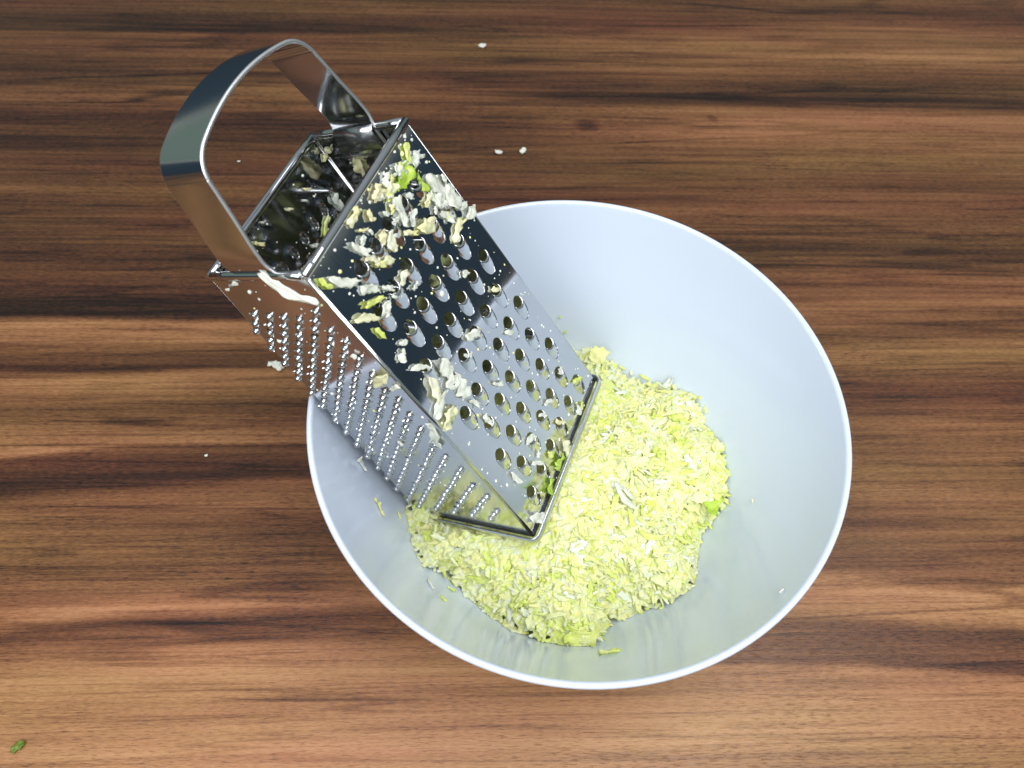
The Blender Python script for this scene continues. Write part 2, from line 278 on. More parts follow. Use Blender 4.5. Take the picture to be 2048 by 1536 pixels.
def panel(name, side, holes, mat, label=None):
    """holes: list of closed polygons in (h, z)"""
    kind = 'w' if side in ('front', 'back') else 'd'
    z0, z1 = 0.0, GH
    pts = []; edges = []
    def loop(P):
        s = len(pts); pts.extend(Vector(p) for p in P); edges.extend((s + i, s + (i + 1) % len(P)) for i in range(len(P)))
    nb = 14
    L_ = [(-half(kind, z0 + (z1 - z0) * i / nb) + RC, z0 + (z1 - z0) * i / nb) for i in range(nb + 1)]
    loop([(-h, z) for h, z in L_] + [(h, z) for h, z in reversed(L_)])
    for hp in holes: loop(hp)
    v, _, fs, *_r = delaunay_2d_cdt(pts, edges, [], 0, 1e-7)
    def inside(p, poly):
        c = False; j = len(poly) - 1
        for i in range(len(poly)):
            a, b_ = poly[i], poly[j]
            if (a[1] > p[1]) != (b_[1] > p[1]) and p[0] < (b_[0] - a[0]) * (p[1] - a[1]) / (b_[1] - a[1]) + a[0]: c = not c
            j = i
        return c
    bbs = [(min(q[0] for q in h), max(q[0] for q in h), min(q[1] for q in h), max(q[1] for q in h)) for h in holes]
    keep = []
    for f in fs:
        cx = sum(v[i][0] for i in f) / len(f); cz = sum(v[i][1] for i in f) / len(f)
        if any(bb[0] < cx < bb[1] and bb[2] < cz < bb[3] and inside((cx, cz), h) for bb, h in zip(bbs, holes)): continue
        keep.append(f)
    fr = frame(side); V = [fr(p[0], p[1]) for p in v]
    # outward orientation
    F = []
    want = fr(0, .1, 1) - fr(0, .1, 0)
    for f in keep:
        nn = (V[f[1]] - V[f[0]]).cross(V[f[2]] - V[f[0]])
        F.append(f if nn.dot(want) > 0 else list(reversed(f)))
    ob = mesh_obj(name, V, F, mat, gr, smooth=False)
    sm = ob.modifiers.new('sheet', 'SOLIDIFY'); sm.thickness = 0.0006; sm.offset = -1
    if label: ob['label'] = label
    return ob
def ellipse(h, z, b_, a_, n=22): return [(h + b_ * math.cos(2 * math.pi * k / n), z + a_ * math.sin(2 * math.pi * k / n)) for k in range(n)]

def tooth_mesh(name, b_, a_, hc, hr, rise, nt_=13, nv=6):
    """scoop filling the lower part of an elliptical hole: local x across, y along the face, z outward"""
    V = []; F = []
    th0 = math.asin(hc / a_); w0 = b_ * math.cos(th0)
    for i in range(nt_):
        t_ = i / (nt_ - 1)
        a1 = math.pi + math.pi * t_; lip = (w0 * math.cos(a1), hc + hr * math.sin(a1))
        a2 = (math.pi - th0) + (math.pi + 2 * th0) * t_; el = (b_ * .972 * math.cos(a2), a_ * .978 * math.sin(a2))
        for j in range(nv):
            s = j / (nv - 1)
            hgt = rise * (math.sin(math.pi * t_) ** 0.75) * (0.5 + 0.5 * math.cos(math.pi * s ** 0.85))
            V.append((lip[0] + (el[0] - lip[0]) * s, lip[1] + (el[1] - lip[1]) * s, hgt - (0.0002 if j == nv - 1 else 0)))
    for i in range(nt_ - 1):
        for j in range(nv - 1):
            k = i * nv + j; F.append((k, k + 1, k + nv + 1, k + nv))
    # thin lip thickness
    s0 = len(V)
    for i in range(nt_): x, y, z = V[i * nv]; V.append((x, y, z - 0.0006 - 0.0))
    for i in range(nt_ - 1): F.append((i * nv, (i + 1) * nv, s0 + i + 1, s0 + i))
    me = bpy.data.meshes.new(name); me.from_pydata(V, [], F); me.update()
    me.polygons.foreach_set('use_smooth', [True] * len(me.polygons)); me.materials.append(M_STEEL)
    return me
# coarse face
COARSE = []
for i in range(10):
    z = 18.5 + 17.2 * i; n = 6 if i % 2 == 0 else 5
    sp_ = 14.1 - 2.15 * (z - 18.5) / 155
    for k in range(n): COARSE.append(((1.6 + (k - (n - 1) / 2) * sp_) / 1000, (z - 4.3) / 1000))
panel('coarse_panel', 'front', [ellipse(h, z, .0041, .0078) for h, z in COARSE], M_STEEL, 'polished grating panel with rows of large oval holes')
TM = tooth_mesh('coarse_tooth', .0041, .0078, .0046, .0028, .0017, 15, 7)
for h, z in COARSE:
    ob = add_inst('coarse_tooth', TM, gr); ob.matrix_local = frame_matrix('front', h, z)
# medium face (at the back, seen from inside)
MEDIUM = []
for i in range(17):
    z = 16 + 9.3 * i; n = 8 if i % 2 == 0 else 7
    sp_ = 10.6 - 1.7 * z / 190
    for k in range(n): MEDIUM.append(((k - (n - 1) / 2) * sp_ / 1000, z / 1000))
panel('medium_panel', 'back', [ellipse(h, z, .0023, .0036, 14) for h, z in MEDIUM], M_STEEL, 'grating panel with rows of small oval holes')
TM2 = tooth_mesh('medium_tooth', .0023, .0036, .0024, .0009, .0016, 9, 5)
for h, z in MEDIUM:
    ob = add_inst('medium_tooth', TM2, gr); ob.matrix_local = frame_matrix('back', h, z)
# slicing face (far side)
SL = [(0, z) for z in (.045, .085, .125, .160)]
slot = lambda z: [(-.018, z - .0035), (.018, z - .0035), (.018, z + .0035), (-.018, z + .0035)]
panel('slicing_panel', 'slice', [slot(z) for _, z in SL], M_STEEL)
for _, z in SL:
    f = frame('slice'); V = []; nn = 9
    for i in range(nn):
        x = -.018 + .036 * i / (nn - 1); lift = .0022 * math.sin(math.pi * i / (nn - 1)) ** .5
        V += [f(x, z + .0008, lift), f(x, z - .0022, lift * .6), f(x, z - .0040, .00005)]
    F = [(i * 3 + j, i * 3 + j + 1, i * 3 + j + 4, i * 3 + j + 3) for i in range(nn - 1) for j in range(2)]
    mesh_obj('slicing_blade', V, F, M_STEEL, gr)
# prickly fine face
PR = []
def left_b(z): return -29.3 - (159 - z) * 8.5 / 134
def right_b(z): return 21.2 + (155 - z) * 8.0 / 125
ux, uz = 4.60, 5.20
for k in range(20):
    if k <= 12: x, z = None, 158.9 - 10.95 * k
    if k <= 12: x = left_b(z)
    else:                                  # rows that start on the lower edge
        x = left_b(20) + 0.6 + (k - 13) * 9.7 + 1.5; z = 10.6 + (k - 13) * 0.55
        if k == 13: x, z = -36.8, 15.6
        else: x = -32.4 + (k - 14) * 12.7 ; z = 9.9 + (k - 14) * .8
        if k > 18: break
    while z < 172.5 and x < right_b(z) + .8:
        PR.append((x / 1000, z / 1000)); x += ux; z += uz
panel('prickly_panel', 'fine', [], M_HAZE, 'mirror polished panel studded with slanting rows of sharp punched points')
def prickle_mesh(seed):
    r = random.Random(seed); V = []; F = []; n = 8
    for r_e, r_o, ze, zo in ((2.35, 1.60, -.05, -.05), (1.55, 1.45, .35, .30), (1.42, 1.36, .95, .90), (.85, .82, 1.60, 1.58)):
        for k in range(n):
            a = 2 * math.pi * (k + .5) / n + r.uniform(-.08, .08); q, z = (r_e, ze) if k % 2 == 0 else (r_o, zo)
            V.append((q * math.cos(a) / 1000, q * math.sin(a) / 1000, z / 1000))
    for j in range(3):
        for k in range(n): F.append((j * n + k, j * n + (k + 1) % n, (j + 1) * n + (k + 1) % n, (j + 1) * n + k))
    F.append(tuple(range(3 * n, 4 * n)))
    smooth = len(F)
    for k in range(4):                                   # torn spikes standing round the point
        a = math.pi / 2 * k + math.pi / 4 + r.uniform(-.18, .18); b0 = len(V); tip = r.uniform(.9, 1.5)
        for da, q, z in ((-.35, 1.45, .3), (.35, 1.45, .3), (0, 1.05, .7), (r.uniform(-.1, .1), r.uniform(1.9, 2.3), tip)):
            V.append((q * math.cos(a + da) / 1000, q * math.sin(a + da) / 1000, z / 1000))
        F += [(b0, b0 + 1, b0 + 3), (b0 + 1, b0 + 2, b0 + 3), (b0 + 2, b0, b0 + 3)]
    me = bpy.data.meshes.new('prickle'); me.from_pydata(V, [], F); me.update(); me.materials.append(M_STEEL)
    me.polygons.foreach_set('use_smooth', [q < smooth for q in range(len(me.polygons))])
    return me
PM = [prickle_mesh(q) for q in range(5)]
for h, z in PR:
    ob = add_inst('prickle', rnd.choice(PM), gr)
    ob.matrix_local = frame_matrix('fine', h + rnd.uniform(-.0002, .0002), z + rnd.uniform(-.0002, .0002), rnd.uniform(-.3, .3)) @ Matrix.Rotation(rnd.gauss(0, .07), 4, 'X') @ Matrix.Scale(rnd.uniform(1.0, 1.08), 4)
# rounded sheet corners
for sxn in (-1, 1):
    for syn in (-1, 1):
        V = []; F = []; na = 7; nz_ = 2
        for j in range(nz_):
            z = GH * j / (nz_ - 1); cxn = sxn * (half('d', z) - RC); cyn = syn * (half('w', z) - RC)
            for i in range(na):
                a = math.pi / 2 * i / (na - 1); V.append((cxn + sxn * RC * math.cos(a), cyn + syn * RC * math.sin(a), z))
        for i in range(na - 1):
            f = (i, i + 1, na + i + 1, na + i); F.append(f if sxn * syn > 0 else f[::-1])
        ob = mesh_obj('corner_bend', V, F, M_HAZE, gr); sm = ob.modifiers.new('sheet', 'SOLIDIFY'); sm.thickness = .0006; sm.offset = -1
def tube(path, rad, n=10, closed=False):
    V = []; F = []; m_ = len(path)
    for i, p in enumerate(path):
        a = path[(i - 1) % m_] if (closed or i) else p; c = path[(i + 1) % m_] if (closed or i < m_ - 1) else p
        d = (c - a).normalized(); up = Vector((0, 0, 1))
        if abs(d.z) > .95: up = Vector((1, 0, 0))
        s = d.cross(up).normalized(); u_ = s.cross(d)
        for k in range(n):
            t_ = 2 * math.pi * k / n; V.append(p + rad * (math.cos(t_) * s + math.sin(t_) * u_))
    for i in range(m_ if closed else m_ - 1):
        for k in range(n): F.append((i * n + k, i * n + (k + 1) % n, ((i + 1) % m_) * n + (k + 1) % n, ((i + 1) % m_) * n + k))
    if not closed: F += [tuple(range(n))[::-1], tuple(range((m_ - 1) * n, m_ * n))]
    return V, F
# rolled top edges, one on every face
TR = .0019
for side, kd in (('front', 'w'), ('back', 'w'), ('fine', 'd'), ('slice', 'd')):
    f = frame(side); hw = half(kd, GH) - (.0002 if kd == 'w' else .0022)
    V, F = tube([f(-hw + 2 * hw * i / 6, GH, -.0009) for i in range(7)], TR, 12)
    mesh_obj('rolled_edge', V, F, M_STEEL, gr)
# base rim: a folded channel around the lower edge
def rrect(hx, hy, r, n=6):
    P = []
    for cx, cy, a0 in ((hx - r, hy - r, 0), (-hx + r, hy - r, 90), (-hx + r, -hy + r, 180), (hx - r, -hy + r, 270)):
        for k in range(n + 1):
            a = math.radians(a0 + 90 * k / n); P.append((cx + r * math.cos(a), cy + r * math.sin(a)))
    return P
prof = [(.0002, -.0020), (.0007, -.0028), (.0018, -.0032), (.0026, -.0027), (.0029, -.0012), (.0028, .0012), (.0023, .0018), (.0018, .0012), (.0016, -.0008), (.0008, -.0012)]
V = []; F = []; m_ = None
for off, z in prof:
    P = rrect(DB / 2 + off, WB / 2 + off, RC + off + .001); m_ = len(P); V += [(x, y, z) for x, y in P]
for j in range(len(prof)):
    j2 = (j + 1) % len(prof)
    for k in range(m_): F.append((j * m_ + k, j * m_ + (k + 1) % m_, j2 * m_ + (k + 1) % m_, j2 * m_ + k))
mesh_obj('base_rim', V, F, M_SATIN, gr)
# strap handle
def strap():
    pts = []
    zt = GH - .014
    pts += [(-half('w', zt) + .0017, zt), (-half('w', GH) + .0020, GH - .001), (-.0418, GH + .008), (-.0385, .216)]
    top = lambda y: .2446 - .0071 * (y / .0344) ** 2
    P0 = Vector((-.0360, .2295)); P1 = Vector((-.0344, .2375)); P2 = Vector((-.0268, top(-.0268)))
    for k in range(9):
        u_ = k / 8; q = P0 * (1 - u_) ** 2 + P1 * 2 * u_ * (1 - u_) + P2 * u_ ** 2; pts.append((q.x, q.y))
    for k in range(1, 8): y = -.0268 * (1 - k / 7); pts.append((y, top(y)))
    full = pts + [(-x, z - .0) for x, z in reversed(pts[:-1])]
    sm = []
    for i in range(len(full) - 1):
        p0, p1, p2, p3 = full[max(i - 1, 0)], full[i], full[i + 1], full[min(i + 2, len(full) - 1)]
        for k in range(4):
            u_ = k / 4
            sm.append(tuple(.5 * ((2 * p1[q]) + (-p0[q] + p2[q]) * u_ + (2 * p0[q] - 5 * p1[q] + 4 * p2[q] - p3[q]) * u_ ** 2 + (-p0[q] + 3 * p1[q] - 3 * p2[q] + p3[q]) * u_ ** 3) for q in (0, 1)))
    sm.append(full[-1])
    hw, th, bv = .0120, .0017, .0006
    sec = [(-hw + bv, th / 2), (0, th / 2), (hw - bv, th / 2)]
    sec += [(hw - bv + bv * math.cos(a), th / 2 * math.sin(a)) for a in (math.radians(q) for q in (60, 30, 0, -30, -60))]
    sec += [(hw - bv, -th / 2), (0, -th / 2), (-hw + bv, -th / 2)]
    sec += [(-hw + bv - bv * math.cos(a), th / 2 * math.sin(a)) for a in (math.radians(q) for q in (-60, -30, 0, 30, 60))]
    V = []; F = []; n = len(sec)
    for i, (y, z) in enumerate(sm):
        a, c = sm[max(i - 1, 0)], sm[min(i + 1, len(sm) - 1)]
        d = Vector((c[0] - a[0], c[1] - a[1])).normalized(); nrm = Vector((-d.y, d.x))
        for x, o_ in sec: V.append((x, y + nrm.x * o_, z + nrm.y * o_))
    for i in range(len(sm) - 1):
        for k in range(n): F.append((i * n + k, (i + 1) * n + k, (i + 1) * n + (k + 1) % n, i * n + (k + 1) % n))
    F += [tuple(range(n)), tuple(range((len(sm) - 1) * n, len(sm) * n))[::-1]]
    ob = mesh_obj('handle', V, F, M_STRAP, gr)
    ob.data.materials.append(M_EDGE); me = ob.data
    sh = me.attributes.new('sharp_edge', 'BOOLEAN', 'EDGE') if 'sharp_edge' not in me.attributes else me.attributes['sharp_edge']
    flat = {0, 1, 8, 9}
    for pi, pl in enumerate(me.polygons):
        if pi < (len(sm) - 1) * n: pl.material_index = 0 if (pi % n) in flat else 1
    corner = {0, 2, 8, 10}
    for e_ in me.edges:
        a, c = e_.vertices
        if a % n == c % n and (a % n) in corner: sh.data[e_.index].value = True
    ob['label'] = 'wide flat steel strap bent into an arched handle'
strap()
for sg in (-1, 1):                        # folded ends of the strap clipped over the inside of the rim
    V = []; F = []; ys = [(half('w', GH) - .0022, GH + .0020), (half('w', GH) - .0034, GH + .0016), (half('w', GH) - .0042, GH + .0002), (half('w', GH) - .0050, GH - .0035), (half('w', GH) - .0050, GH - .0080)]
    for y, z in ys: V += [(-.0112, sg * y, z), (.0112, sg * y, z)]
    for i in range(len(ys) - 1): F.append((2 * i, 2 * i + 1, 2 * i + 3, 2 * i + 2))
    ob = mesh_obj('strap_tab', V, F, M_SATIN, gr); sm = ob.modifiers.new('sheet', 'SOLIDIFY'); sm.thickness = .0007; sm.offset = 0

# ------------------------------------------------------------------ cabbage
COL = {'w': (.92, .94, .84), 'y': (.95, .93, .44), 'Y': (.95, .87, .28), 'g': (.80, .90, .22), 'G': (.44, .68, .05), 'b': (.92, .87, .60), 't': (.84, .88, .80), 'p': (.93, .95, .54), 'd': (.15, .21, .03), 'c': (.95, .94, .68), 'e': (.95, .91, .50)}
def paint(me, cols):
    at = me.color_attributes.new('Col', 'FLOAT_COLOR', 'POINT')
    arr = np.ones((len(me.vertices), 4), np.float32); arr[:, :3] = cols
    at.data.foreach_set('color', arr.ravel())
def flake(name, L_, W_, color, seed, curl=.25, th=.0008, jag=.22, fold=.25, mat=None):
    """a torn, curled piece of cabbage with ragged edges; x along, z up; lies with its lowest point near 0"""
    r = random.Random(seed); nx, ny = 11, 6; V = []; F = []; cols = []; sd = r.uniform(0, 99)
    base = Vector(COL[color]); alt = Vector(COL[r.choice('wyyp' if color not in 'wt' else 'wwt')]) if color not in 'Gd' else Vector(COL['g' if color == 'G' else 'd'])
    side = [[1 + r.uniform(-jag, jag * .6) for _ in range(nx)] for _ in range(2)]
    ph = r.uniform(0, 6.28); tw = r.uniform(-.5, .5); bend = r.uniform(-.35, .35)
    for lay in (0, 1):
        for i in range(nx):
            u_ = i / (nx - 1) * 2 - 1
            wpr = (1 - abs(u_) ** 5 * .45) * (.82 + .18 * math.sin(u_ * 2.2 + ph))
            for j in range(ny):
                v_ = j / (ny - 1) * 2 - 1
                e_ = side[0][i] if v_ < 0 else side[1][i]
                y = v_ * W_ / 2 * wpr * (1 + (e_ - 1) * abs(v_)); x = u_ * L_ / 2 * (1 + .08 * math.sin(v_ * 3 + ph))
                y += bend * L_ * .35 * (u_ * u_ - .4)
                z = curl * L_ * .32 * u_ * u_ + fold * W_ * (v_ * v_) * (.5 + .5 * math.sin(u_ * 3 + ph)) + tw * u_ * v_ * W_ * .3
                z += .10 * W_ * math.sin(5 * u_ + 3 * v_ + ph) + .22 * W_ * noise.noise(Vector((u_ * 1.6 + sd, v_ * 1.3, .3)))
                x += .10 * L_ * noise.noise(Vector((v_ * 2.2 + sd, u_ * .8, 2.3))); y += .16 * W_ * noise.noise(Vector((u_ * 3.1 + sd, v_ * .6, 7.1)))
                tt = th * (1 - .45 * abs(v_) ** 3) * (1 - .4 * abs(u_) ** 5) * (1 + .5 * noise.noise(Vector((u_ * 2.5, v_ * 2 + sd, 5.0))))
                V.append(Vector((x, y, z + (tt if lay == 0 else 0))))
                k = max(0, min(1, .5 + .5 * math.sin(u_ * 1.7 + ph * 2)))
                cols.append(base.lerp(alt, k * .5) * r.uniform(.96, 1.03))
    n = nx * ny
    for i in range(nx - 1):
        for j in range(ny - 1):
            k = i * ny + j; F.append((k, k + ny, k + ny + 1, k + 1)); F.append((n + k, n + k + 1, n + k + ny + 1, n + k + ny))
    rim_ = [i * ny for i in range(nx)] + [(nx - 1) * ny + j for j in range(1, ny)] + [i * ny + ny - 1 for i in range(nx - 2, -1, -1)] + [j for j in range(ny - 2, 0, -1)]
    for a, b_ in zip(rim_, rim_[1:] + rim_[:1]): F.append((a, b_, n + b_, n + a)[::-1])
    zm = sorted(v.z for v in V)[len(V) // 6]
    V = [v - Vector((0, 0, zm)) for v in V]
    me = bpy.data.meshes.new(name); me.from_pydata([tuple(v) for v in V], [], F); me.update()
    me.polygons.foreach_set('use_smooth', [True] * len(me.polygons)); me.materials.append(mat or M_CAB)
    paint(me, np.array([tuple(c) for c in cols], np.float32))
    return me

# --- the heap in the bowl
EDGE = [(.0189, .0887, .0356), (.0341, .0798, .0304), (.0455, .0722, .029), (.0629, .0669, .0372), (.08, .0536, .0474), (.0841, .0391, .0394), (.0931, .0229, .0466), (.0941, .0068, .0433), (.094, -.0104, .0438), (.0884, -.0197, .0351), (.0808, -.0269, .0286), (.0759, -.046, .0323), (.0716, -.0599, .041), (.0598, -.069, .0368), (.0449, -.072, .0283), (.0271, -.0797, .0277), (.0147, -.097, .0517), (-.0053, -.0963, .0479), (-.0314, -.0851, .0355), (-.0486, -.0716, .0303), (-.0634, -.0603, .031), (-.0737, -.0593, .0442), (-.0823, -.0454, .0425), (-.0871, -.0315, .0393), (-.088, .0, .034), (-.078, .04, .033), (-.045, .075, .033), (-.012, .088, .034)]
EC = (0.003, -0.006)
eang = np.array([math.atan2(y - EC[1], x - EC[0]) for x, y, _ in EDGE]); erad = np.array([math.hypot(x - EC[0], y - EC[1]) for x, y, _ in EDGE]); ez = np.array([z for *_, z in EDGE])
so = np.argsort(eang); eang, erad, ez = eang[so], erad[so], ez[so]
def heap_edge(a): return float(np.interp(a, eang, erad, period=2 * math.pi)), float(np.interp(a, eang, ez, period=2 * math.pi))
GI = GM.inverted()
def heap_z(x, y):
    a = math.atan2(y - EC[1], x - EC[0]); R_, ze = heap_edge(a); m = min(1.0, math.hypot(x - EC[0], y - EC[1]) / R_)
    z = ze + (0.0615 - ze) * (1 - m ** 2.4)
    z += .0045 * (1 - m) ** .4 * noise.noise(Vector((x * 38, y * 38, 1.7))) + .0022 * noise.noise(Vector((x * 110, y * 110, 4.2)))
    pz = GM.translation.z + (.45083 * (x - GM.translation.x) - .12805 * (y - GM.translation.y)) / .88338    # under the grater
    l = GI @ Vector((x, y, pz))
    d = max(abs(l.x) - DB / 2, abs(l.y) - WB / 2)
    if d < .016:
        cap = pz - .0065 + max(0.0, d) * .5
        k = 1.0 if d < .006 else (0.016 - d) / .010
        corner = math.hypot(l.x + DB / 2, l.y + WB / 2)            # shreds pile over the lowest corner
        if corner < .016: k *= max(0.0, (corner - .006) / .010)
        z = z + (min(z, cap) - z) * k
    return max(z, bowl_z(math.hypot(x, y)) + .0006)
def heap_core():
    V = [(EC[0], EC[1], heap_z(*EC) - .001)]; F = []; na, nr = 220, 60
    for j in range(1, nr + 1):
        for k in range(na):
            a = 2 * math.pi * k / na - math.pi; R_, _ = heap_edge(a); m = j / nr * .955
            x, y = EC[0] + R_ * m * math.cos(a), EC[1] + R_ * m * math.sin(a)
            V.append((x, y, max(bowl_z(math.hypot(x, y)) + .0008, heap_z(x, y) - .0012 + .0013 * noise.noise(Vector((x * 420, y * 420, 3.0))) + .0010 * noise.noise(Vector((x * 900, y * 900, 8.0))))))
    for k in range(na): F.append((0, 1 + k, 1 + (k + 1) % na))
    for j in range(nr - 1):
        for k in range(na):
            a = 1 + j * na + k; b_ = 1 + j * na + (k + 1) % na; F.append((a, a + na, b_ + na, b_))
    n0 = len(V); V += [(x, y, min(z - .0015, bowl_z(math.hypot(x, y)) + .0002)) for x, y, z in V]          # underside
    F += [tuple(n0 + q for q in reversed(f)) for f in F]
    last = 1 + (nr - 1) * na
    F += [(last + k, n0 + last + k, n0 + last + (k + 1) % na, last + (k + 1) % na) for k in range(na)]
    return V, F
def rand_rot(r, tilt):
    return Matrix.Rotation(r.uniform(0, 6.283), 3, 'Z') @ Matrix.Rotation(r.gauss(0, tilt), 3, 'X') @ Matrix.Rotation(r.gauss(0, tilt), 3, 'Y') @ Matrix.Rotation(r.gauss(0, .9 if tilt > .2 else .4), 3, 'X')
def build_heap():
    r = random.Random(21); V, F = heap_core(); cols = [(.70, .70, .24)] * len(V)
    VV = [np.array(V)]; FF = [list(f) for f in F]; CC = [np.array(cols)]; base = len(V)
    pal = [('p', 5.5), ('y', 5), ('w', 3.2), ('g', 3.2), ('Y', .9), ('b', .5)]
    keys = [k for k, _ in pal]; wts = [w for _, w in pal]
    def greenness(x, y): return .5 + .5 * noise.noise(Vector((x * 26 + 5, y * 26, 9.1)))
    n_ = 0
    while n_ < 7200:
        a = r.uniform(-math.pi, math.pi); R_, _ = heap_edge(a); m = math.sqrt(r.random()) * (1.0 if r.random() < .9 else 1.03)
        x, y = EC[0] + R_ * m * math.cos(a), EC[1] + R_ * m * math.sin(a)
        hz = heap_z(x, y); depth = r.uniform(-.0016, .0007) if m < .95 else r.uniform(-.0008, .0004)
        l = GI @ Vector((x, y, hz))
        if abs(l.x) < DB / 2 - .012 and abs(l.y) < WB / 2 - .012: continue
        n_ += 1
        big = r.random()
        if big < .62: L_, W_, T_ = r.uniform(.0030, .0056), r.uniform(.0019, .0033), r.uniform(.0014, .0023)
        elif big < .92: L_, W_, T_ = r.uniform(.0065, .0135), r.uniform(.0017, .0032), r.uniform(.0009, .0016)
        else: L_, W_, T_ = r.uniform(.0055, .0100), r.uniform(.0045, .0070), r.uniform(.0007, .0011)
        if m > .93: L_ *= .8
        ck = r.choices(keys, wts)[0]
        if greenness(x, y) > .62 and r.random() < .45: ck = 'g'
        c0 = np.array(COL[ck]) * r.uniform(.90, 1.06); c1 = c0 * .6 + np.array(COL[r.choice('wyp')]) * .4
        tilt = .40 if m < .86 else .14
        Rm = np.array(rand_rot(r, tilt)); curl = r.uniform(-.5, .5); tw = r.uniform(-.6, .6)
        pts = []; pc = []
        ns = 5; w_j = [r.uniform(.75, 1.1) for _ in range(ns)]; b_w = r.uniform(-.3, .3)
        for i in range(ns):
            u_ = i / (ns - 1) * 2 - 1; wi = W_ / 2 * (1 - .34 * abs(u_) ** 5) * w_j[i]; ti = T_ / 2 * (1 - .4 * abs(u_) ** 4)
            zc = curl * L_ * .30 * (u_ * u_ - .33); yc = b_w * L_ * .3 * (u_ * u_ - .33); ct, st = math.cos(tw * u_), math.sin(tw * u_)
            for yy, zz in ((wi, 0), (wi * .45, ti), (-wi * .5, ti), (-wi, 0), (-wi * .4, -ti), (wi * .4, -ti)):
                pts.append((u_ * L_ / 2, yc + yy * ct - zz * st, zc + yy * st + zz * ct)); pc.append(c0 + (c1 - c0) * (.5 + .5 * u_))
        P = np.array(pts) @ Rm.T + np.array((x, y, hz + depth))
        rr = np.hypot(P[:, 0], P[:, 1]); bz = np.interp(rr, [q for q, _ in IN], [q for _, q in IN]) + .0003
        P[:, 2] = np.maximum(P[:, 2], bz)
        VV.append(P); CC.append(np.array(pc))
        for i in range(ns - 1):
            for k in range(6): FF.append([base + i * 6 + k, base + i * 6 + (k + 1) % 6, base + (i + 1) * 6 + (k + 1) % 6, base + (i + 1) * 6 + k])
        FF.append([base + k for k in range(6)][::-1]); FF.append([base + (ns - 1) * 6 + k for k in range(6)])
        base += len(pts)
    V = np.concatenate(VV); cols = np.concatenate(CC)
    raw = bpy.data.meshes.new('raw_heap'); raw.from_pydata(V.tolist(), [], FF); raw.update()
    tmp = bpy.data.objects.new('raw_heap', raw); C.objects.link(tmp)
    rmod = tmp.modifiers.new('fuse', 'REMESH'); rmod.mode = 'VOXEL'; rmod.voxel_size = .00046     # wet shreds cling together
    smod = tmp.modifiers.new('soften', 'SMOOTH'); smod.factor = .5; smod.iterations = 1
    dg = bpy.context.evaluated_depsgraph_get(); me = bpy.data.meshes.new_from_object(tmp.evaluated_get(dg)); me.name = 'grated_cabbage'
    bpy.data.objects.remove(tmp); bpy.data.meshes.remove(raw)
    kd = KDTree(len(V)); 
    for q, p_ in enumerate(V.tolist()): kd.insert(p_, q)
    kd.balance()
    nc = np.empty((len(me.vertices), 3), np.float32)
    co = np.empty(len(me.vertices) * 3, np.float32); me.vertices.foreach_get('co', co)
    for q, p_ in enumerate(co.reshape(-1, 3).tolist()): nc[q] = cols[kd.find(p_)[1]]
    me.polygons.foreach_set('use_smooth', [True] * len(me.polygons)); me.materials.clear(); me.materials.append(M_HEAP); paint(me, nc)
    ob = bpy.data.objects.new('grated_cabbage', me); C.objects.link(ob)
    tag(ob, 'mass of finely grated pale yellow-green cabbage filling the bottom of the bowl', 'cabbage', kind='stuff')
COL_ALL = dict(COL)                       # heap colours lowered to offset its overexposure; torn scraps keep theirs
COL.update({k: (c[0] * .86, c[1] * .875, c[2] * .78) for k, c in COL.items() if k in 'wygpYbt'})
build_heap()

# larger shreds that can be told apart on the heap
KINDS = {'w': 'white', 'y': 'pale yellow', 'g': 'light green', 'p': 'cream green'}
SHAPE = ['long narrow shred', 'short strip', 'broad flake', 'long narrow shred', 'broad flake', 'short strip']
VAR = {k: [flake('cabbage_shred', L_, W_, k, 100 + i * 7 + ord(k), c_, .0009, .3, .3)
           for i, (L_, W_, c_) in enumerate(((.0135, .0036, .4), (.010, .0042, .3), (.0095, .0066, .3), (.0125, .0032, -.3), (.008, .0056, .5), (.009, .0036, .2)))] for k in KINDS}
r5 = random.Random(5); cnt = 0; used = []
while cnt < 230:
    a = r5.uniform(-math.pi, math.pi); R_, _ = heap_edge(a); m = math.sqrt(r5.random()) * .97
    m *= .96; x, y = EC[0] + R_ * m * math.cos(a), EC[1] + R_ * m * math.sin(a)
    hz = heap_z(x, y); l = GI @ Vector((x, y, hz))
    if abs(l.x) < DB / 2 + .010 and abs(l.y) < WB / 2 + .010: continue
    if l.x < 0 and abs(l.y) < WB / 2 + .01: continue
    if any((x - q) ** 2 + (y - w) ** 2 < .0042 ** 2 for q, w in used): continue
    used.append((x, y)); cnt += 1
    k = r5.choices('wygp', (1.8, 3.4, 2.8, 4))[0]; vi = r5.randrange(6)
    ob = add_inst('cabbage_shred', VAR[k][vi])
    e_ = .003; nx = -(heap_z(x + e_, y) - heap_z(x - e_, y)) / (2 * e_); ny = -(heap_z(x, y + e_) - heap_z(x, y - e_)) / (2 * e_)
    q = Vector((nx * .6, ny * .6, 1)).normalized().to_track_quat('Z', 'Y').to_matrix().to_4x4()
    mm = Matrix.Translation((x, y, hz + .0011)) @ q @ Matrix.Rotation(r5.uniform(0, 6.283), 4, 'Z') @ Matrix.Rotation(r5.gauss(0, .22), 4, 'X') @ Matrix.Rotation(r5.gauss(0, .18), 4, 'Y')
    ob.matrix_world = mm @ Matrix.Scale(r5.uniform(.75, 1.12), 4)
    dg = max(abs(l.x) - DB / 2, abs(l.y) - WB / 2)
    zone = 'beside the grater base on the grated heap' if dg < .026 else ('on the heap slope against the bowl wall' if m > .74 else 'on the open middle of the grated heap')
    lab = '%s cabbage %s %s' % (KINDS[k], SHAPE[vi], zone); tag(ob, lab, 'cabbage shred', 'shreds: ' + lab)

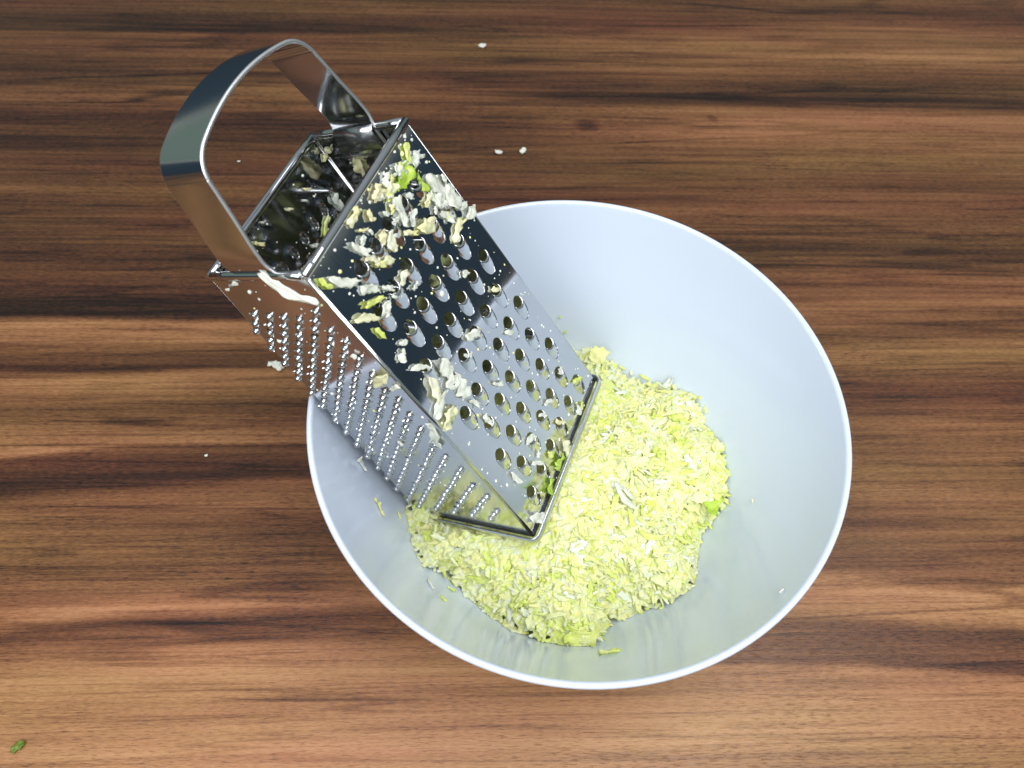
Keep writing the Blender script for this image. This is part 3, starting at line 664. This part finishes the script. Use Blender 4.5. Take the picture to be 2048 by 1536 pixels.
def put(name, me, mat, label, cat='cabbage shred', group=None):
    ob = add_inst(name, me); ob.matrix_world = mat; return tag(ob, label, cat, group)
def lying(x, y, z, yaw, tilt=(0, 0)):
    return Matrix.Translation((x, y, z)) @ Matrix.Rotation(yaw, 4, 'Z') @ Matrix.Rotation(tilt[0], 4, 'X') @ Matrix.Rotation(tilt[1], 4, 'Y')
put('leaf_piece', flake('leaf_piece', .017, .010, 'G', 11, .5, .0007, .3, .5), lying(.0835, -.0165, .0475, 1.3, (.2, .5)), 'bright green crumpled leaf piece at the edge of the grated heap', 'cabbage leaf')
put('cabbage_shred', flake('cabbage_shred', .017, .0042, 'w', 12, .5, .0016, .15, .1), lying(.031, -.0205, .0632, -1.0), 'thick white curved stalk shred on the middle of the heap')
put('leaf_piece', flake('leaf_piece', .013, .011, 'y', 13, .05, .0006, .15, .2), lying(.0195, .0790, .0485, .3, (.5, 0)), 'flat yellow leaf flake behind the grater at the heap edge', 'cabbage leaf')
put('leaf_piece', flake('leaf_piece', .018, .011, 'g', 14, .3, .0006, .35, .4), lying(.0095, -.0925, .0520, .5, (.4, 0)), 'limp light green leaf piece hanging over the front edge of the heap', 'cabbage leaf')
put('cabbage_shred', flake('cabbage_shred', .011, .006, 'w', 15, .6, .0010, .4, .5), lying(.0605, .0600, .0470, .8, (-.6, .4)), 'ragged white shred standing up at the heap edge below the far bowl wall')
COL.update(COL_ALL)
# pieces sticking to the bowl wall
def on_wall(x, y, yaw, lift=.0006):
    r = math.hypot(x, y); z = bowl_z(r); sl = (bowl_z(r + .002) - bowl_z(r - .002)) / .004
    nrm = Vector((-x / r * sl, -y / r * sl, 1)).normalized()
    return Matrix.Translation(Vector((x, y, z)) + nrm * lift) @ nrm.to_track_quat('Z', 'Y').to_matrix().to_4x4() @ Matrix.Rotation(yaw, 4, 'Z')
WALL = [(.0218, -.1049, .0105, .0055, 'g', .2, 'yellow-green leaf scrap stuck to the bowl wall in front of the heap'),
        (-.1094, -.0203, .0085, .0042, 'w', 1.2, 'white cabbage scrap on the bowl wall beside the prickly grater face'),
        (-.0982, -.0391, .0075, .0032, 'y', .4, 'pale yellow scrap on the bowl wall below the prickly grater face'),
        (-.1009, -.0358, .0035, .0020, 'y', .9, None), (-.0913, -.0341, .0040, .0020, 'y', .3, None),
        (-.0591, -.0706, .0050, .0030, 'g', 1.0, 'small light green scrap on the bowl wall near the front of the heap'), (-.0614, -.0810, .0045, .0020, 'g', .4, 'thin light green sliver on the bowl wall near the front of the heap'),
        (-.0693, -.0729, .0100, .0026, 'w', 2.4, 'white sliver on the bowl wall near the front of the heap'), (.0920, -.0827, .0028, .0018, 'w', .1, 'tiny white crumb high on the bowl wall'),
        (.1020, -.0185, .0024, .0014, 'y', .1, 'tiny yellow crumb on the bowl wall beside the bright green leaf'), (-.0014, .0965, .0026, .0016, 'g', .5, 'tiny green crumb on the far bowl wall'), (-.0058, .1006, .0022, .0014, 'g', .5, 'tiny green crumb on the far bowl wall')]
for i, (x, y, L_, W_, c, yaw, lab) in enumerate(WALL):
    g_ = None
    if lab is None: lab, g_ = 'tiny pale crumb on the bowl wall below the grater', 'tiny crumbs on the bowl wall below the grater'
    if 'far bowl wall' in lab: g_ = 'green crumbs on the far bowl wall'
    put('cabbage_scrap', flake('cabbage_scrap', L_, W_, c, 300 + i, .15, .0007), on_wall(x, y, yaw), lab, 'cabbage scrap', g_)
# crumbs on the table
TABLE = [(-.0795, .4315, .0070, .0048, 'w', .2, 'lone white crumb on the dark wood far behind the bowl', None),
         (-.0564, .2994, .0062, .0040, 'w', -.3, 'white crumb of a pair on the wood behind the grater', 'pair of white crumbs on the table'),
         (-.0364, .3023, .0062, .0054, 'w', 1.2, 'white crumb of a pair on the wood behind the grater', 'pair of white crumbs on the table'),
         (-.2633, .2707, .0022, .0015, 'w', .2, 'speck of cabbage on the wood seen through the handle', None),
         (-.1942, .0837, .0110, .0070, 'w', -.3, 'white cabbage piece on the table beside the prickly grater face', None),
         (-.2245, .0147, .0022, .0018, 'w', .2, 'speck of cabbage on the dark wood left of the bowl', None),
         (-.2796, -.1573, .0070, .0045, 'd', .8, 'tiny green leaf fragment on the light wood at the table front', None)]
for i, (x, y, L_, W_, c, yaw, lab, g_) in enumerate(TABLE):
    put('cabbage_crumb', flake('cabbage_crumb', L_, W_, c, 400 + i, .2, min(.0022, W_ * .4), .2, .2), lying(x, y, .0006, yaw), lab, 'cabbage crumb', g_)

# --- pieces sticking to the grater
def level(z): return 'near the top edge' if z > 165 else ('among the upper holes' if z > 125 else ('among the middle holes' if z > 50 else 'by the base rim'))
CN = {'w': 'white', 'y': 'pale yellow', 'Y': 'deep yellow', 'g': 'light green', 'G': 'bright green', 'b': 'beige', 't': 'glassy whitish'}
PLACE = {'front': 'on the large-holed grater face', 'fine': 'stuck to the prickly grater face', 'back': 'clinging inside the grater', 'slice': 'clinging inside the grater under the handle'}
for side, data in (('front', FRONT), ('fine', SIDE), ('back', BACK), ('slice', SLIC)):
    for i, (h, z, L_, W_, ang, c) in enumerate(data):
        if side == 'front' and z < 12 and c == 't': continue
        if side == 'front' and z < 3: z = 3.0 + (i % 3) * 1.2
        inner = side in ('back', 'slice')
        size = 'large' if L_ > 11 else ('small' if L_ < 6 else '')
        lab = ' '.join(q for q in (size, CN[c], 'cabbage shred', (level(z) + ' ' if side == 'front' else '') + PLACE[side]) if q)
        L2, W2 = L_ / 1000 * .92, W_ / 1000 * .85
        me = flake('cabbage_shred', L2, W2, {'y': 'c', 'Y': 'e'}.get(c, c), 500 + i * 3 + len(data), rnd.uniform(.0, .22), (.0012 if L_ > 6 else .0010) if c != 't' else .0006, .32, rnd.uniform(.05, .3), M_WET)
        m = frame_matrix(side, h / 1000, z / 1000, 0, -.0008 if inner else .0006)
        if inner: m = m @ Matrix.Rotation(math.pi, 4, 'Y')
        a = math.radians(ang)
        # direction (h, z) expressed in the panel's own axes
        f = frame(side); D = (f(h / 1000 + math.cos(a) * .001, z / 1000 + math.sin(a) * .001) - f(h / 1000, z / 1000))
        loc = m.to_3x3().inverted() @ D; m = m @ Matrix.Rotation(math.atan2(loc.y, loc.x), 4, 'Z') @ Matrix.Rotation(rnd.gauss(0, .12), 4, 'X')
        ob = add_inst('cabbage_shred', me); ob.matrix_world = GM @ m
        tag(ob, lab, 'cabbage shred', 'shreds: ' + lab)
r8 = random.Random(8); bits = 0
while bits < 28:
    z = 186 - abs(r8.gauss(0, 26)) if bits < 25 else r8.uniform(4, 40); h = r8.gauss(4, 19) if bits < 25 else r8.gauss(8, 16)
    if z < 4 or abs(h) > half('w', z / 1000) * 1000 - 4: continue
    if bits >= 25 and r8.random() > (44 - z) / 44: continue
    c = r8.choices('wytgb', (5, 3, 3, .8, .6))[0]; L_ = r8.uniform(2.6, 5.6)
    me = flake('cabbage_shred', L_ / 1000, L_ / 1000 * r8.uniform(.45, .8), c, 700 + bits, r8.uniform(0, .25), .0009, .35, .2, M_WET)
    ob = add_inst('cabbage_shred', me); ob.matrix_world = GM @ frame_matrix('front', h / 1000, z / 1000, r8.uniform(0, 6.28), .0008) @ Matrix.Rotation(r8.gauss(0, .3), 4, 'X')
    lab = 'small %s cabbage shred %s on the large-holed grater face' % (CN[c], level(z)); tag(ob, lab, 'cabbage shred', 'shreds: ' + lab); bits += 1
# long limp strip over the top edge by the handle
me = flake('cabbage_shred', .023, .0050, 'w', 901, -.06, .0012, .2, .2)
f = frame('fine'); A_ = GM @ f(.0100, .1955, .001); B_ = GM @ f(.0275, .179, .0012)
d = (B_ - A_).normalized(); nn_ = (GM.to_3x3() @ Vector((0, -1, .25))).normalized(); s = nn_.cross(d).normalized(); nn_ = d.cross(s)
m = Matrix((d, s, nn_)).transposed().to_4x4(); m.translation = (A_ + B_) / 2 + nn_ * .0016
put('cabbage_shred', me, m, 'long limp white strip draped over the top edge beside the handle')
# fine wet crumbs and droplets on the metal
def specks():
    r = random.Random(3); V = []; F = []; cols = []
    bm = bmesh.new(); bmesh.ops.create_icosphere(bm, subdivisions=1, radius=1); iv = [v.co.copy() for v in bm.verts]; fi = [[v.index for v in q.verts] for q in bm.faces]; bm.free()
    def add(m, s, c):
        b0 = len(V)
        for v in iv:
            k = r.uniform(.8, 1.15); V.append(tuple(m @ Vector((v.x * s * k, v.y * s * k * r.uniform(.7, 1), max(-.1, v.z) * s * .55)))); cols.append(c)
        F.extend([[b0 + q for q in f_] for f_ in fi])
    for side, n in (('front', 330), ('fine', 70)):
        for _ in range(n):
            z = (.19 * (1 - r.random() ** 1.6)) if r.random() < .6 else r.uniform(.004, .185)
            h = r.uniform(-1, 1) * (half('w' if side == 'front' else 'd', z) - .003)
            if side == 'front' and any(((h - q) / .0042) ** 2 + ((z - w) / .008) ** 2 < 1 for q, w in COARSE): continue
            add(GM @ frame_matrix(side, h, z, r.uniform(0, 6)), abs(r.gauss(0, .00042)) + .00022, COL[r.choice('wwyt')])
    for side, n in (('back', 60), ('slice', 40)):
        for _ in range(n):
            z = r.uniform(.14, .186); h = r.uniform(-1, 1) * (half('w' if side == 'back' else 'd', z) - .004)
            add(GM @ frame_matrix(side, h, z, 0, -.0007) @ Matrix.Rotation(math.pi, 4, 'X'), abs(r.gauss(0, .0003)) + .00015, COL['w'])
    me = bpy.data.meshes.new('cabbage_specks'); me.from_pydata(V, [], F); me.update(); me.materials.append(M_CAB); paint(me, np.array(cols, np.float32))
    me.polygons.foreach_set('use_smooth', [True] * len(me.polygons))
    ob = bpy.data.objects.new('cabbage_specks', me); C.objects.link(ob)
    tag(ob, 'fine wet specks of cabbage spattered over the grater metal', 'cabbage specks', kind='stuff')
specks()
